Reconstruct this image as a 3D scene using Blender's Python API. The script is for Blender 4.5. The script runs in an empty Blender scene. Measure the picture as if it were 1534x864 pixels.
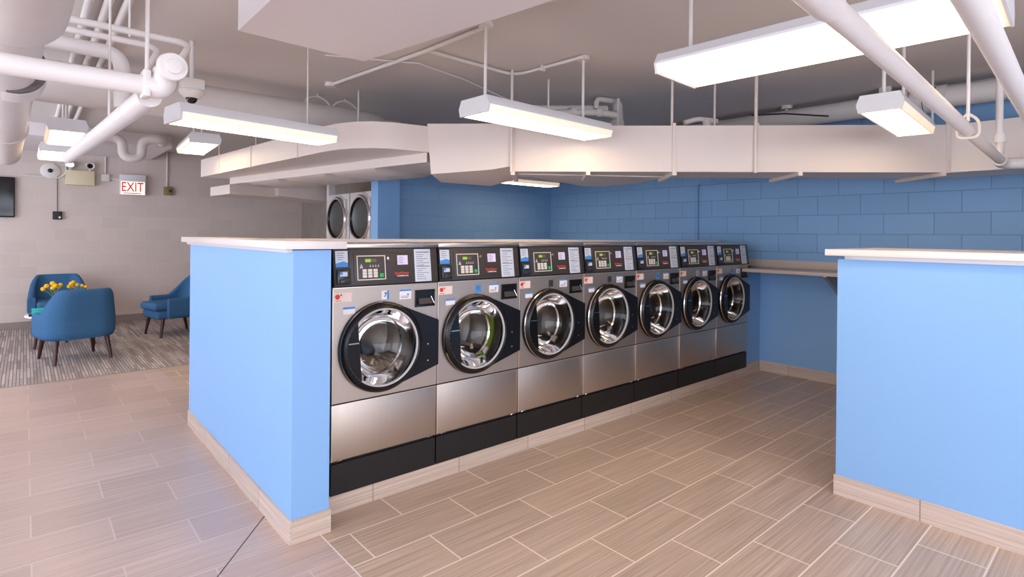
import bpy, bmesh, math, random
from mathutils import Matrix, Vector
random.seed(7)
S = bpy.context.scene
COL = S.collection
PI = math.pi

# ------------------------------------------------------------------ mesh builder
class MB:
    def __init__(self):
        self.v = []; self.f = []; self.mi = []; self.M = Matrix(); self.m = 0
    def add(self, vs, fs):
        o = len(self.v)
        self.v += [tuple(self.M @ Vector(p)) for p in vs]
        for f in fs:
            self.f.append([i + o for i in f]); self.mi.append(self.m)
        return self
    def box(self, lo, hi, bev=0.0, seg=2):
        lo = Vector(lo); hi = Vector(hi)
        bm = bmesh.new(); bmesh.ops.create_cube(bm, size=1)
        for v in bm.verts:
            v.co = Vector([(lo[i] + hi[i]) / 2 + v.co[i] * (hi[i] - lo[i]) for i in range(3)])
        if bev > 0:
            bmesh.ops.bevel(bm, geom=bm.edges[:], offset=bev, segments=seg, affect='EDGES', profile=0.5)
        bm.verts.index_update()
        self.add([v.co.copy() for v in bm.verts], [[v.index for v in f.verts] for f in bm.faces])
        bm.free(); return self
    def hexa(self, b, t):
        return self.add(list(b) + list(t), [[3, 2, 1, 0], [4, 5, 6, 7], [0, 1, 5, 4], [1, 2, 6, 5], [2, 3, 7, 6], [3, 0, 4, 7]])
    def prism(self, poly, z0, z1, axis='z'):
        n = len(poly)
        def P(a, b, c):
            return (a, b, c) if axis == 'z' else ((a, c, b) if axis == 'y' else (c, a, b))
        vs = [P(p[0], p[1], z0) for p in poly] + [P(p[0], p[1], z1) for p in poly]
        fs = [list(range(n - 1, -1, -1)), list(range(n, 2 * n))] + [[i, (i + 1) % n, n + (i + 1) % n, n + i] for i in range(n)]
        return self.add(vs, fs)
    def sweep(self, pts, r, n=16, caps=True):
        pts = [Vector(p) for p in pts]
        rr = r if isinstance(r, (list, tuple)) else [r] * len(pts)
        t0 = (pts[1] - pts[0]).normalized()
        a = Vector((0, 0, 1)) if abs(t0.z) < 0.9 else Vector((1, 0, 0))
        u = t0.cross(a).normalized()
        vs = []
        for i, p in enumerate(pts):
            if i == 0: t = t0
            elif i == len(pts) - 1: t = (pts[i] - pts[i - 1]).normalized()
            else: t = ((pts[i] - pts[i - 1]).normalized() + (pts[i + 1] - pts[i]).normalized()).normalized()
            u = (u - t * u.dot(t)).normalized(); w = t.cross(u)
            for k in range(n):
                an = 2 * PI * k / n
                vs.append(p + (u * math.cos(an) + w * math.sin(an)) * rr[i])
        fs = []
        for i in range(len(pts) - 1):
            for k in range(n):
                fs.append([i * n + k, i * n + (k + 1) % n, (i + 1) * n + (k + 1) % n, (i + 1) * n + k])
        if caps:
            fs.append(list(range(n - 1, -1, -1))); fs.append([(len(pts) - 1) * n + k for k in range(n)])
        return self.add(vs, fs)
    def cyl(self, p0, p1, r0, r1=None, n=24, caps=True):
        return self.sweep([p0, p1], [r0, r0 if r1 is None else r1], n, caps)
    def tube(self, pts, r, bend=0.1, n=16, k=6):
        pts = [Vector(p) for p in pts]; out = [pts[0]]
        for i in range(1, len(pts) - 1):
            a = (pts[i - 1] - pts[i]); b = (pts[i + 1] - pts[i])
            d = min(bend, a.length * 0.49, b.length * 0.49)
            p = pts[i] + a.normalized() * d; q = pts[i] + b.normalized() * d
            for j in range(k + 1):
                s = j / k
                out.append(p * (1 - s) ** 2 + pts[i] * 2 * s * (1 - s) + q * s * s)
        out.append(pts[-1])
        return self.sweep(out, r, n)
    def lathe(self, prof, o, ax=(0, 0, 1), n=48, close=False):
        o = Vector(o); ax = Vector(ax).normalized()
        a = Vector((0, 0, 1)) if abs(ax.z) < 0.9 else Vector((1, 0, 0))
        u = ax.cross(a).normalized(); w = ax.cross(u)
        vs = []; fs = []
        for (r, h) in prof:
            for k in range(n):
                an = 2 * PI * k / n
                vs.append(o + ax * h + (u * math.cos(an) + w * math.sin(an)) * max(r, 1e-5))
        m = len(prof)
        for i in range(m - 1 + (1 if close else 0)):
            j = (i + 1) % m
            for k in range(n):
                fs.append([i * n + k, i * n + (k + 1) % n, j * n + (k + 1) % n, j * n + k])
        return self.add(vs, fs)
    def plate_hole(self, x0, x1, z0, z1, cx, cz, r, y0, y1, n=64):
        def rect(an):
            c, s = math.cos(an), math.sin(an); t = 1e9
            if c > 1e-9: t = min(t, (x1 - cx) / c)
            if c < -1e-9: t = min(t, (x0 - cx) / c)
            if s > 1e-9: t = min(t, (z1 - cz) / s)
            if s < -1e-9: t = min(t, (z0 - cz) / s)
            return cx + c * t, cz + s * t
        angs = [2 * PI * k / n for k in range(n)] + [math.atan2(z - cz, x - cx) % (2 * PI) for x in (x0, x1) for z in (z0, z1)]
        angs = sorted(angs); n = len(angs); vs = []
        for y in (y0, y1):
            vs += [(cx + r * math.cos(a), y, cz + r * math.sin(a)) for a in angs]
            vs += [(rect(a)[0], y, rect(a)[1]) for a in angs]
        fs = []
        for k in range(n):
            j = (k + 1) % n
            fs += [[k, n + k, n + j, j], [2 * n + j, 3 * n + j, 3 * n + k, 2 * n + k],
                   [k, j, 2 * n + j, 2 * n + k], [n + j, n + k, 3 * n + k, 3 * n + j]]
        return self.add(vs, fs)
    def ball(self, c, r, seg=16, sc=(1, 1, 1)):
        c = Vector(c); vs = []; fs = []; rings = seg // 2
        for i in range(rings + 1):
            th = PI * i / rings
            for k in range(seg):
                ph = 2 * PI * k / seg
                vs.append(c + Vector((r * sc[0] * math.sin(th) * math.cos(ph), r * sc[1] * math.sin(th) * math.sin(ph), r * sc[2] * math.cos(th))))
        for i in range(rings):
            for k in range(seg):
                fs.append([i * seg + k, (i + 1) * seg + k, (i + 1) * seg + (k + 1) % seg, i * seg + (k + 1) % seg])
        return self.add(vs, fs)
    def build(self, name, mats, parent=None, world=False, loc=None, sharp=35):
        """world=True: the coordinates are room coordinates, made local to the parent."""
        off = Vector((0, 0, 0))
        if world:
            p = parent
            while p is not None:
                off += p.location; p = p.parent
        if loc is not None: off += Vector(loc)
        me = bpy.data.meshes.new(name)
        me.from_pydata([tuple(Vector(p) - off) for p in self.v], [], self.f)
        bm = bmesh.new(); bm.from_mesh(me)
        bmesh.ops.remove_doubles(bm, verts=bm.verts, dist=1e-6)
        bmesh.ops.recalc_face_normals(bm, faces=bm.faces)
        bm.to_mesh(me); bm.free()
        mats = mats if isinstance(mats, (list, tuple)) else [mats]
        for m in mats: me.materials.append(m)
        if len(mats) > 1 and len(me.polygons) == len(self.mi):
            for p, i in zip(me.polygons, self.mi): p.material_index = i
        for p in me.polygons: p.use_smooth = True
        me.set_sharp_from_angle(angle=math.radians(sharp))
        o = bpy.data.objects.new(name, me); COL.objects.link(o)
        if parent is not None: o.parent = parent
        if loc is not None: o.location = loc
        return o

def tag(o, label, cat, group=None):
    o['label'] = label; o['category'] = cat
    if group: o['group'] = group
    return o
def thing(name, label, cat, loc=(0, 0, 0), rz=0.0, group=None):
    o = bpy.data.objects.new(name, None); COL.objects.link(o)
    o.location = loc; o.rotation_euler = (0, 0, rz); o.empty_display_size = 0.1
    return tag(o, label, cat, group)
def struct(o):
    o['kind'] = 'structure'; return o
def copy_tree(o, parent=None):
    c = o.copy(); COL.objects.link(c)
    if parent is not None: c.parent = parent
    for ch in list(o.children): copy_tree(ch, c)
    return c

# ------------------------------------------------------------------ materials
def lin(c):
    return [((x / 255) / 12.92 if x / 255 <= 0.04045 else (((x / 255) + 0.055) / 1.055) ** 2.4) for x in c] + [1.0]
def newmat(name):
    m = bpy.data.materials.new(name); m.use_nodes = True
    nt = m.node_tree; b = nt.nodes['Principled BSDF']
    return m, nt, b
def N(nt, t, **kw):
    n = nt.nodes.new(t)
    for k, v in kw.items():
        if k in n.inputs: n.inputs[k].default_value = v
        else: setattr(n, k, v)
    return n
def plain(name, rgb, rough=0.5, metal=0.0, var=0.06, scale=6.0, bump=0.0, bscale=120.0, coat=0.0, spec=0.5):
    m, nt, b = newmat(name)
    c = lin(rgb)
    geo = N(nt, 'ShaderNodeTexCoord')
    nz = N(nt, 'ShaderNodeTexNoise', Scale=scale, Detail=3.0)
    nt.links.new(geo.outputs['Object'], nz.inputs['Vector'])
    mx = N(nt, 'ShaderNodeMix', data_type='RGBA')
    mx.inputs[6].default_value = [x * (1 - var) for x in c[:3]] + [1]
    mx.inputs[7].default_value = [min(1, x * (1 + var)) for x in c[:3]] + [1]
    nt.links.new(nz.outputs['Fac'], mx.inputs[0]); nt.links.new(mx.outputs[2], b.inputs['Base Color'])
    b.inputs['Roughness'].default_value = rough; b.inputs['Metallic'].default_value = metal
    b.inputs['Coat Weight'].default_value = coat; b.inputs['Specular IOR Level'].default_value = spec
    if bump > 0:
        n2 = N(nt, 'ShaderNodeTexNoise', Scale=bscale, Detail=3.0)
        nt.links.new(geo.outputs['Object'], n2.inputs['Vector'])
        bp = N(nt, 'ShaderNodeBump', Strength=bump, Distance=0.004)
        nt.links.new(n2.outputs['Fac'], bp.inputs['Height']); nt.links.new(bp.outputs['Normal'], b.inputs['Normal'])
    return m
def emit(name, rgb, strength, base=(240, 240, 240)):
    m, nt, b = newmat(name)
    b.inputs['Base Color'].default_value = lin(base); b.inputs['Roughness'].default_value = 0.4
    b.inputs['Emission Color'].default_value = lin(rgb); b.inputs['Emission Strength'].default_value = strength
    return m
def pos_vec(nt, ax, ay, ox=0.0, oy=0.0):
    g = N(nt, 'ShaderNodeNewGeometry'); sp = N(nt, 'ShaderNodeSeparateXYZ')
    nt.links.new(g.outputs['Position'], sp.inputs[0])
    cb = N(nt, 'ShaderNodeCombineXYZ')
    for ch, k, o in ((ax, 0, ox), (ay, 1, oy)):
        ma = N(nt, 'ShaderNodeMath', operation='ADD'); ma.inputs[1].default_value = o
        nt.links.new(sp.outputs[ch], ma.inputs[0]); nt.links.new(ma.outputs[0], cb.inputs[k])
    return cb.outputs[0]
def blocks(name, rgb, ax, mortar, oz, ox, rough=0.55, bw=0.41, bump=0.5, pits=0.25):
    m, nt, b = newmat(name); c = lin(rgb)
    v = pos_vec(nt, ax, 'Z', ox, oz)
    br = N(nt, 'ShaderNodeTexBrick', Scale=1.0)
    br.offset = 0.5
    br.inputs['Mortar Size'].default_value = 0.0045; br.inputs['Mortar Smooth'].default_value = 0.6
    br.inputs['Brick Width'].default_value = bw; br.inputs['Row Height'].default_value = 0.203
    br.inputs['Color1'].default_value = c; br.inputs['Color2'].default_value = [x * 0.93 for x in c[:3]] + [1]
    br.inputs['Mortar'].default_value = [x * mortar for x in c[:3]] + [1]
    nt.links.new(v, br.inputs['Vector'])
    nt.links.new(br.outputs['Color'], b.inputs['Base Color'])
    b.inputs['Roughness'].default_value = rough
    nz = N(nt, 'ShaderNodeTexNoise', Scale=70.0, Detail=4.0); g = N(nt, 'ShaderNodeNewGeometry')
    nt.links.new(g.outputs['Position'], nz.inputs['Vector'])
    ma = N(nt, 'ShaderNodeMath', operation='MULTIPLY'); ma.inputs[1].default_value = pits
    nt.links.new(nz.outputs['Fac'], ma.inputs[0])
    sb = N(nt, 'ShaderNodeMath', operation='SUBTRACT')
    nt.links.new(ma.outputs[0], sb.inputs[0]); nt.links.new(br.outputs['Fac'], sb.inputs[1])
    bp = N(nt, 'ShaderNodeBump', Strength=bump, Distance=0.006)
    nt.links.new(sb.outputs[0], bp.inputs['Height']); nt.links.new(bp.outputs['Normal'], b.inputs['Normal'])
    return m
def streak_tile(name, rgb1, rgb2, ax, ay, bw, rh, ox, oy, grout, gsize=0.005, rough=0.38, tile=True, contrast=1.0):
    """wood-look porcelain: streaks run along ax, joints on a half-bond grid"""
    m, nt, b = newmat(name)
    v = pos_vec(nt, ax, ay, ox, oy)
    mp = N(nt, 'ShaderNodeMapping'); mp.inputs['Scale'].default_value = (1.3, 75.0, 1.0)
    nt.links.new(v, mp.inputs['Vector'])
    nz = N(nt, 'ShaderNodeTexNoise', Scale=1.0, Detail=6.0, Roughness=0.65)
    nt.links.new(mp.outputs[0], nz.inputs['Vector'])
    cr = N(nt, 'ShaderNodeValToRGB')
    cr.color_ramp.elements[0].position = 0.30; cr.color_ramp.elements[0].color = lin(rgb2)
    cr.color_ramp.elements[1].position = 0.66; cr.color_ramp.elements[1].color = lin(rgb1)
    nt.links.new(nz.outputs['Fac'], cr.inputs[0])
    br = N(nt, 'ShaderNodeTexBrick', Scale=1.0); br.offset = 0.5
    br.inputs['Mortar Size'].default_value = gsize; br.inputs['Mortar Smooth'].default_value = 0.1
    br.inputs['Brick Width'].default_value = bw; br.inputs['Row Height'].default_value = rh
    br.inputs['Color1'].default_value = (1, 1, 1, 1); br.inputs['Color2'].default_value = (0.86, 0.86, 0.86, 1)
    br.inputs['Mortar'].default_value = (1, 1, 1, 1)
    nt.links.new(v, br.inputs['Vector'])
    mu = N(nt, 'ShaderNodeMix', data_type='RGBA', blend_type='MULTIPLY'); mu.inputs[0].default_value = 1.0
    nt.links.new(cr.outputs[0], mu.inputs[6]); nt.links.new(br.outputs['Color'], mu.inputs[7])
    mx = N(nt, 'ShaderNodeMix', data_type='RGBA')
    nt.links.new(br.outputs['Fac'], mx.inputs[0]); nt.links.new(mu.outputs[2], mx.inputs[6])
    mx.inputs[7].default_value = lin(grout)
    nt.links.new(mx.outputs[2], b.inputs['Base Color'])
    b.inputs['Roughness'].default_value = rough
    return m
def brushed(name, rgb, rough=0.32, axis=2, amt=0.12):
    m, nt, b = newmat(name)
    tc = N(nt, 'ShaderNodeTexCoord'); mp = N(nt, 'ShaderNodeMapping')
    sc = [90.0, 90.0, 90.0]; sc[axis] = 0.8
    mp.inputs['Scale'].default_value = sc
    nt.links.new(tc.outputs['Object'], mp.inputs['Vector'])
    nz = N(nt, 'ShaderNodeTexNoise', Scale=1.0, Detail=4.0)
    nt.links.new(mp.outputs[0], nz.inputs['Vector'])
    mr = N(nt, 'ShaderNodeMapRange'); mr.inputs['To Min'].default_value = rough - amt; mr.inputs['To Max'].default_value = rough + amt
    nt.links.new(nz.outputs['Fac'], mr.inputs['Value']); nt.links.new(mr.outputs[0], b.inputs['Roughness'])
    b.inputs['Base Color'].default_value = lin(rgb); b.inputs['Metallic'].default_value = 1.0
    return m

BLUE = (134, 179, 227)
M = {}
M['blue'] = plain('blue_paint', BLUE, 0.5, var=0.02, scale=2.5, bump=0.08, bscale=60)
M['blue_block_x'] = blocks('blue_block_back', (130, 172, 214), 'Y', 0.70, 0.040, 0.10)  # mortar darkened to paint in the shade of the joints
M['blue_block_y'] = blocks('blue_block_nook', (130, 172, 214), 'X', 0.84, 0.040, 0.05)  # weaker joint shade put into the mortar colour
M['grey_block'] = blocks('grey_block', (214, 199, 191), 'X', 1.06, 0.04, 0.05, rough=0.6, bump=0.35, pits=0.12)
M['ceiling'] = plain('ceiling_paint', (216, 208, 202), 0.7, var=0.05, scale=1.2, bump=0.25, bscale=14)
M['white_wall'] = plain('white_wall', (214, 208, 204), 0.6, var=0.02)
M['drywall'] = plain('soffit_paint', (232, 225, 226), 0.6, var=0.015)
M['pipe'] = plain('pipe_paint', (226, 219, 214), 0.45, var=0.05, scale=9, bump=0.1, bscale=30)
M['duct'] = plain('duct_paint', (226, 214, 206), 0.42, var=0.03, scale=2.5)
M['dark_band'] = plain('pipe_joint_tape', (110, 104, 100), 0.8, var=0.3, scale=30)
M['cable_dark'] = plain('dark_cable', (40, 38, 38), 0.6)
T1, T2 = (213, 190, 170), (170, 146, 127)
M['tile_r'] = streak_tile('floor_tile_aisle', T1, T2, 'X', 'Y', 0.612, 0.275, -0.045, 0.06 , (240, 222, 205), 0.004)
M['tile_l'] = streak_tile('floor_tile_entry', (212, 188, 177), (180, 157, 147), 'X', 'Y', 0.637, 0.290, -0.035, 0.093, (212, 194, 182), 0.003, rough=0.33)
M['tile_basey'] = streak_tile('base_tile_lengthwise', (220, 201, 188), (182, 162, 149), 'Y', 'Z', 0.61, 0.6, 0.1, 0.3, (150, 132, 122), 0.003)
M['tile_basex'] = streak_tile('base_tile_crosswise', (220, 200, 184), (182, 160, 143), 'X', 'Z', 0.61, 0.6, -0.0, 0.3, (150, 132, 120), 0.003)
M['vinyl'] = plain('vinyl_base', (150, 137, 130), 0.6)
M['crack'] = plain('dark_joint', (70, 60, 55), 0.8)
M['counter'] = plain('laminate_counter', (226, 216, 212), 0.28, var=0.03, scale=40)
M['counter_edge'] = plain('counter_support', (205, 203, 206), 0.35, var=0.03)
M['shelf'] = plain('grey_beige_laminate', (205, 190, 178), 0.35, var=0.03, scale=30)
M['steel'] = brushed('brushed_steel', (198, 184, 172), 0.46, amt=0.09)
M['trim_bright'] = plain('polished_edge', (236, 220, 206), 0.3, 0.7, var=0.02)
M['steel_top'] = brushed('steel_top', (205, 196, 188), 0.30, axis=0)
M['drum'] = brushed('drum_steel', (150, 144, 139), 0.30, axis=1, amt=0.06)
M['chrome'] = plain('chrome', (215, 212, 210), 0.12, 1.0, var=0.02)
M['black'] = plain('black_plastic', (18, 17, 18), 0.25, var=0.15, spec=0.35)
M['black_satin'] = plain('black_satin', (20, 20, 24), 0.28, var=0.1, spec=0.3)
M['base_black'] = brushed('black_base', (30, 28, 28), 0.45)
M['base_black'].node_tree.nodes['Principled BSDF'].inputs['Metallic'].default_value = 0.15
M['console'] = plain('console_black_brown', (62, 54, 51), 0.45, var=0.08)
M['recess'] = plain('recess_black', (16, 16, 18), 0.5)
M['reader'] = plain('card_reader', (44, 46, 52), 0.3)
M['lab_blue'] = plain('label_blue', (70, 140, 215), 0.5)
M['lab_grey'] = plain('label_grey', (206, 212, 222), 0.5)
M['lab_white'] = plain('label_white', (238, 230, 232), 0.5)
M['lab_pink'] = plain('label_pink', (240, 214, 204), 0.5)
M['lab_lilac'] = plain('label_lilac', (226, 216, 244), 0.5)
M['ink'] = plain('grey_ink', (120, 118, 124), 0.6)
M['red'] = plain('red_print', (220, 60, 36), 0.5)
M['white_print'] = plain('white_print', (230, 226, 220), 0.5)
M['key'] = plain('cream_key', (226, 218, 206), 0.45)
M['green_key'] = plain('green_button', (24, 176, 90), 0.4)
M['lcd'] = emit('lit_green_display', (150, 200, 40), 0.45, (120, 160, 40))
M['lcd_off'] = plain('display_off', (104, 92, 78), 0.4)
M['navy'] = plain('dark_ink', (32, 44, 84), 0.5)
M['dark_sticker'] = plain('dark_sticker', (62, 58, 62), 0.5)
M['silver_sticker'] = plain('silver_sticker', (186, 182, 182), 0.4)
M['fabric'] = plain('blue_upholstery', (60, 102, 142), 0.9, var=0.12, scale=60, bump=0.3, bscale=400, spec=0.2)
M['wood'] = plain('dark_mahogany', (62, 26, 26), 0.35, var=0.2, scale=14)
M['white_top'] = plain('white_table_top', (232, 236, 240), 0.25)
M['yellow'] = plain('yellow_bloom', (246, 190, 30), 0.9, var=0.12, scale=60, bump=0.6, bscale=260)
M['stem'] = plain('pale_green_stem', (120, 140, 70), 0.6)
M['teal'] = plain('turquoise_cover', (40, 190, 190), 0.4)
M['tv'] = plain('tv_glass', (8, 9, 12), 0.08)
M['cream'] = plain('cream_plastic', (226, 214, 178), 0.5)
M['ivory'] = plain('ivory_plastic', (230, 225, 218), 0.4)
M['olive'] = plain('olive_box', (130, 116, 78), 0.5)
M['lens'] = plain('dark_lens', (14, 14, 18), 0.08)
M['housing'] = plain('white_enamel', (228, 228, 230), 0.35, var=0.02)
M['lamp'] = emit('lit_diffuser', (255, 222, 180), 8.5)
M['lamp_side'] = emit('lit_lens_edge', (255, 214, 160), 0.5)
M['exit_face'] = emit('lit_exit_face', (255, 240, 214), 0.75, (250, 244, 230))
M['exit_red'] = emit('exit_red', (220, 20, 16), 0.35, (210, 20, 16))
M['frame_dark'] = plain('window_frame', (90, 90, 92), 0.4)
M['drum_dark'] = plain('dryer_inside', (88, 90, 88), 0.35, 0.6)
M['dryer'] = plain('dryer_silver', (216, 211, 208), 0.3, 0.15, var=0.03)
M['dusty'] = plain('dusty_grey_board', (150, 140, 132), 0.7, var=0.2, scale=5)
M['green_cloth'] = plain('green_cloth', (128, 148, 52), 0.9, bump=0.5, bscale=60)
M['tan_reflection'] = plain('tan_reflection_tone', (186, 164, 146), 0.9, var=0.35, scale=12, bump=0.5, bscale=40)  # tan colour stands for brownish reflections in the nearest drum

def carpet_mat():
    m, nt, b = newmat('carpet_stripes')
    v = pos_vec(nt, 'Y', 'X', 0.0, 0.0)
    br = N(nt, 'ShaderNodeTexBrick', Scale=1.0); br.offset = 0.37; br.offset_frequency = 3
    br.inputs['Mortar Size'].default_value = 0.0035; br.inputs['Mortar Smooth'].default_value = 0.2
    br.inputs['Brick Width'].default_value = 0.55; br.inputs['Row Height'].default_value = 0.028
    br.inputs['Color1'].default_value = lin((208, 196, 189)); br.inputs['Color2'].default_value = lin((158, 146, 142))
    br.inputs['Mortar'].default_value = lin((122, 110, 107))
    nt.links.new(v, br.inputs['Vector'])
    br2 = N(nt, 'ShaderNodeTexBrick', Scale=1.0); br2.offset = 0.5
    br2.inputs['Mortar Size'].default_value = 0.0; br2.inputs['Brick Width'].default_value = 0.9
    br2.inputs['Row Height'].default_value = 0.25
    br2.inputs['Color1'].default_value = (1, 1, 1, 1); br2.inputs['Color2'].default_value = (0.84, 0.84, 0.86, 1)
    nt.links.new(v, br2.inputs['Vector'])
    mu = N(nt, 'ShaderNodeMix', data_type='RGBA', blend_type='MULTIPLY'); mu.inputs[0].default_value = 1
    nt.links.new(br.outputs['Color'], mu.inputs[6]); nt.links.new(br2.outputs['Color'], mu.inputs[7])
    nt.links.new(mu.outputs[2], b.inputs['Base Color']); b.inputs['Roughness'].default_value = 0.95
    b.inputs['Specular IOR Level'].default_value = 0.1
    g = N(nt, 'ShaderNodeNewGeometry'); nz = N(nt, 'ShaderNodeTexNoise', Scale=220.0)
    nt.links.new(g.outputs['Position'], nz.inputs['Vector'])
    bp = N(nt, 'ShaderNodeBump', Strength=0.5, Distance=0.004)
    nt.links.new(nz.outputs['Fac'], bp.inputs['Height']); nt.links.new(bp.outputs['Normal'], b.inputs['Normal'])
    return m
M['carpet'] = carpet_mat()
def glass_mat():
    m = bpy.data.materials.new('door_glass'); m.use_nodes = True; nt = m.node_tree
    nt.nodes.remove(nt.nodes['Principled BSDF']); out = nt.nodes['Material Output']
    tr = N(nt, 'ShaderNodeBsdfTransparent'); tr.inputs[0].default_value = (0.88, 0.88, 0.87, 1)
    gl = N(nt, 'ShaderNodeBsdfGlossy'); gl.inputs['Roughness'].default_value = 0.03
    fr = N(nt, 'ShaderNodeFresnel'); fr.inputs[0].default_value = 1.4
    mx = N(nt, 'ShaderNodeMixShader')
    nt.links.new(fr.outputs[0], mx.inputs[0]); nt.links.new(tr.outputs[0], mx.inputs[1]); nt.links.new(gl.outputs[0], mx.inputs[2])
    nt.links.new(mx.outputs[0], out.inputs['Surface'])
    return m
M['glass'] = glass_mat()

# ------------------------------------------------------------------ room shell
CEIL = 2.97
XB, YG, YN = 6.446, 11.63, 6.405
XL, YF = -3.2, -3.2
# floor: two tile fields meet along x = 1.15
fl = MB()
fl.m = 0; fl.add([(1.15, YF, 0), (XB, YF, 0), (XB, 7.35, 0), (1.15, 7.35, 0)], [[0, 1, 2, 3]])
fl.m = 1; fl.add([(XL, YF, 0), (1.15, YF, 0), (1.15, 7.35, 0), (XL, 7.35, 0)], [[0, 1, 2, 3]])
fl.m = 2; fl.add([(XL, 7.35, 0), (XB, 7.35, 0), (XB, YG, 0), (XL, YG, 0)], [[0, 1, 2, 3]])
floor = struct(fl.build('floor', [M['tile_r'], M['tile_l'], M['carpet']]))
def strip(p, q, w, z, name, mat):
    p = Vector((p[0], p[1], z)); q = Vector((q[0], q[1], z)); d = (q - p).normalized(); n = Vector((-d.y, d.x, 0)) * w / 2
    return MB().hexa([p - n - Vector((0, 0, .002)), q - n - Vector((0, 0, .002)), q + n - Vector((0, 0, .002)), p + n - Vector((0, 0, .002))],
                     [p - n, q - n, q + n, p + n]).build(name, mat)
struct(strip((0.40, 2.40), (1.0, 3.165), 0.004, 0.0012, 'trim_1', M['crack']))
struct(strip((1.15, -1.0), (1.15, 2.775), 0.006, 0.0012, 'trim_2', M['white_print']))
struct(strip((-2.5, 7.35), (3.3, 7.35), 0.012, 0.003, 'trim_3', M['vinyl']))
struct(MB().box((XL, YF, CEIL), (XB, YG, CEIL + 0.1)).build('ceiling', M['ceiling']))
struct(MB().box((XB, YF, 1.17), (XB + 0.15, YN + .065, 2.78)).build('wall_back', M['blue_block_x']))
struct(MB().box((XB, YF, 0), (XB + 0.15, YN + .065, 1.17)).build('wall_back_lower', M['blue']))
struct(MB().box((XB, YF, 2.78), (XB + 0.15, YN + .065, CEIL)).build('wall_back_upper', M['ceiling']))
struct(MB().box((3.60, YN, 0), (XB, YN + 0.065, 2.62)).build('wall_nook', M['blue_block_y']))
struct(MB().box((3.60, YN, 2.62), (XB, YN + 0.065, CEIL)).build('wall_nook_upper', M['ceiling']))
struct(MB().box((3.295, 6.29, 0), (3.60, 6.47, 2.62)).build('pillar_blue', M['blue']))
struct(MB().box((3.295, 6.29, 2.62), (3.60, 6.47, CEIL)).build('pillar_upper', M['ceiling']))
struct(MB().box((XL, YG, 0), (XB, YG + 0.15, CEIL)).build('wall_lounge', M['grey_block']))
# dryer alcove: closed side and rear walls, header board over the machines
struct(MB().box((4.35, 6.56, 0), (4.45, YG, CEIL)).build('wall_alcove', M['dusty']))
struct(MB().box((3.42, 6.48, 2.36), (3.50, 8.0, CEIL)).build('wall_header', M['drywall']))
struct(MB().box((3.36, 7.93, 2.02), (3.46, 8.0, 2.40)).build('trim_4', M['drywall']))
struct(MB().box((3.36, 7.935, 0), (4.35, 8.0, 2.02)).build('wall_alcove_side', M['white_wall']))
# window walls behind and to the left of the viewpoint
def window_wall(name, axis, c, a0, a1, wins, z0, z1):
    mb = MB(); t = 0.15
    def bx(p0, p1, q0, q1):
        if axis == 'x': mb.box((c - t, p0, q0), (c, p1, q1))
        else: mb.box((p0, c - t, q0), (p1, c, q1))
    bx(a0, a1, 0, z0); bx(a0, a1, z1, CEIL)
    cur = a0
    for (s, e) in wins:
        bx(cur, s, z0, z1); cur = e
    bx(cur, a1, z0, z1)
    struct(mb.build(name, M['white_wall']))
    for i, (s, e) in enumerate(wins):
        fr = MB()
        for k in range(4):
            p = s + (e - s) * k / 3
            if axis == 'x': fr.box((c - .1, p - .025, z0), (c - .05, p + .025, z1))
            else: fr.box((p - .025, c - .1, z0), (p + .025, c - .05, z1))
        struct(fr.build('window_%s' % ('left' if axis == 'x' else 'front'), M['frame_dark']))
        L = bpy.data.lights.new('daylight_portal', 'AREA'); L.shape = 'RECTANGLE'
        L.cycles.is_portal = True
        o = bpy.data.objects.new('daylight_portal', L); COL.objects.link(o)
        L.size = e - s; L.size_y = z1 - z0
        if axis == 'x':
            o.location = (c - .02, (s + e) / 2, (z0 + z1) / 2); o.rotation_euler = (PI / 2, 0, -PI / 2)
        else:
            o.location = ((s + e) / 2, c - .02, (z0 + z1) / 2); o.rotation_euler = (PI / 2, 0, 0)
            o.rotation_euler = (PI / 2, 0, PI) if False else (-PI / 2, PI, 0)
        # aim the portal into the room
        d = Vector((1, 0, 0)) if axis == 'x' else Vector((0, 1, 0))
        o.rotation_euler = d.to_track_quat('-Z', 'Z').to_euler()
window_wall('wall_left', 'x', XL, YF, YG, [(-2.6, 3.2), (4.6, 10.6)], 0.35, 2.75)
window_wall('wall_front', 'y', YF, XL, XB, [(-2.6, 3.4)], 0.35, 2.75)
# drywall soffit over the near ceiling, and the one above the lounge wall
struct(MB().prism([(.915, 3.452), (1.712, 3.488), (1.955, 1.94), (2.42, -1.0), (.915, -1.0)], 2.70, CEIL).build('trim_5', M['drywall']))
struct(MB().box((-2.4, 9.7, 2.80), (1.66, YG, CEIL)).build('trim_6', M['drywall']))

# ------------------------------------------------------------------ half walls, plinth, counters
XI0, XI1, YI0, YI1 = 1.003, 1.196, 2.785, 5.06
HC = 1.455
struct(MB().box((XI0, YI0, 0), (XI1, YI1, HC)).build('wall_island', M['blue']))
struct(MB().box((XI1, 3.72, 0), (6.075, 3.90, HC)).build('wall_island_spine', M['blue']))
struct(MB().box((6.075, 2.975, 0), (XB, 3.90, 1.20)).build('wall_island_return', M['blue']))
struct(MB().box((XI1, 2.938, 0), (6.075, 3.72, .097)).build('trim_7', M['tile_basex']))
b = 0.009
struct(MB().box((XI0 - b, YI0 - b, 0), (XI0, YI1, .118)).build('baseboard_island_left', M['tile_basey']))
struct(MB().box((XI0, YI0 - b, 0), (XI1 + b, YI0, .118)).build('baseboard_island_end', M['tile_basex']))
struct(MB().box((6.075, 2.975 - b, 0), (XB, 2.975, .118)).build('baseboard_return', M['tile_basex']))
struct(MB().box((XB - b, YF, 0), (XB, 2.966, .118)).build('baseboard_back', M['tile_basey']))
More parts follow.
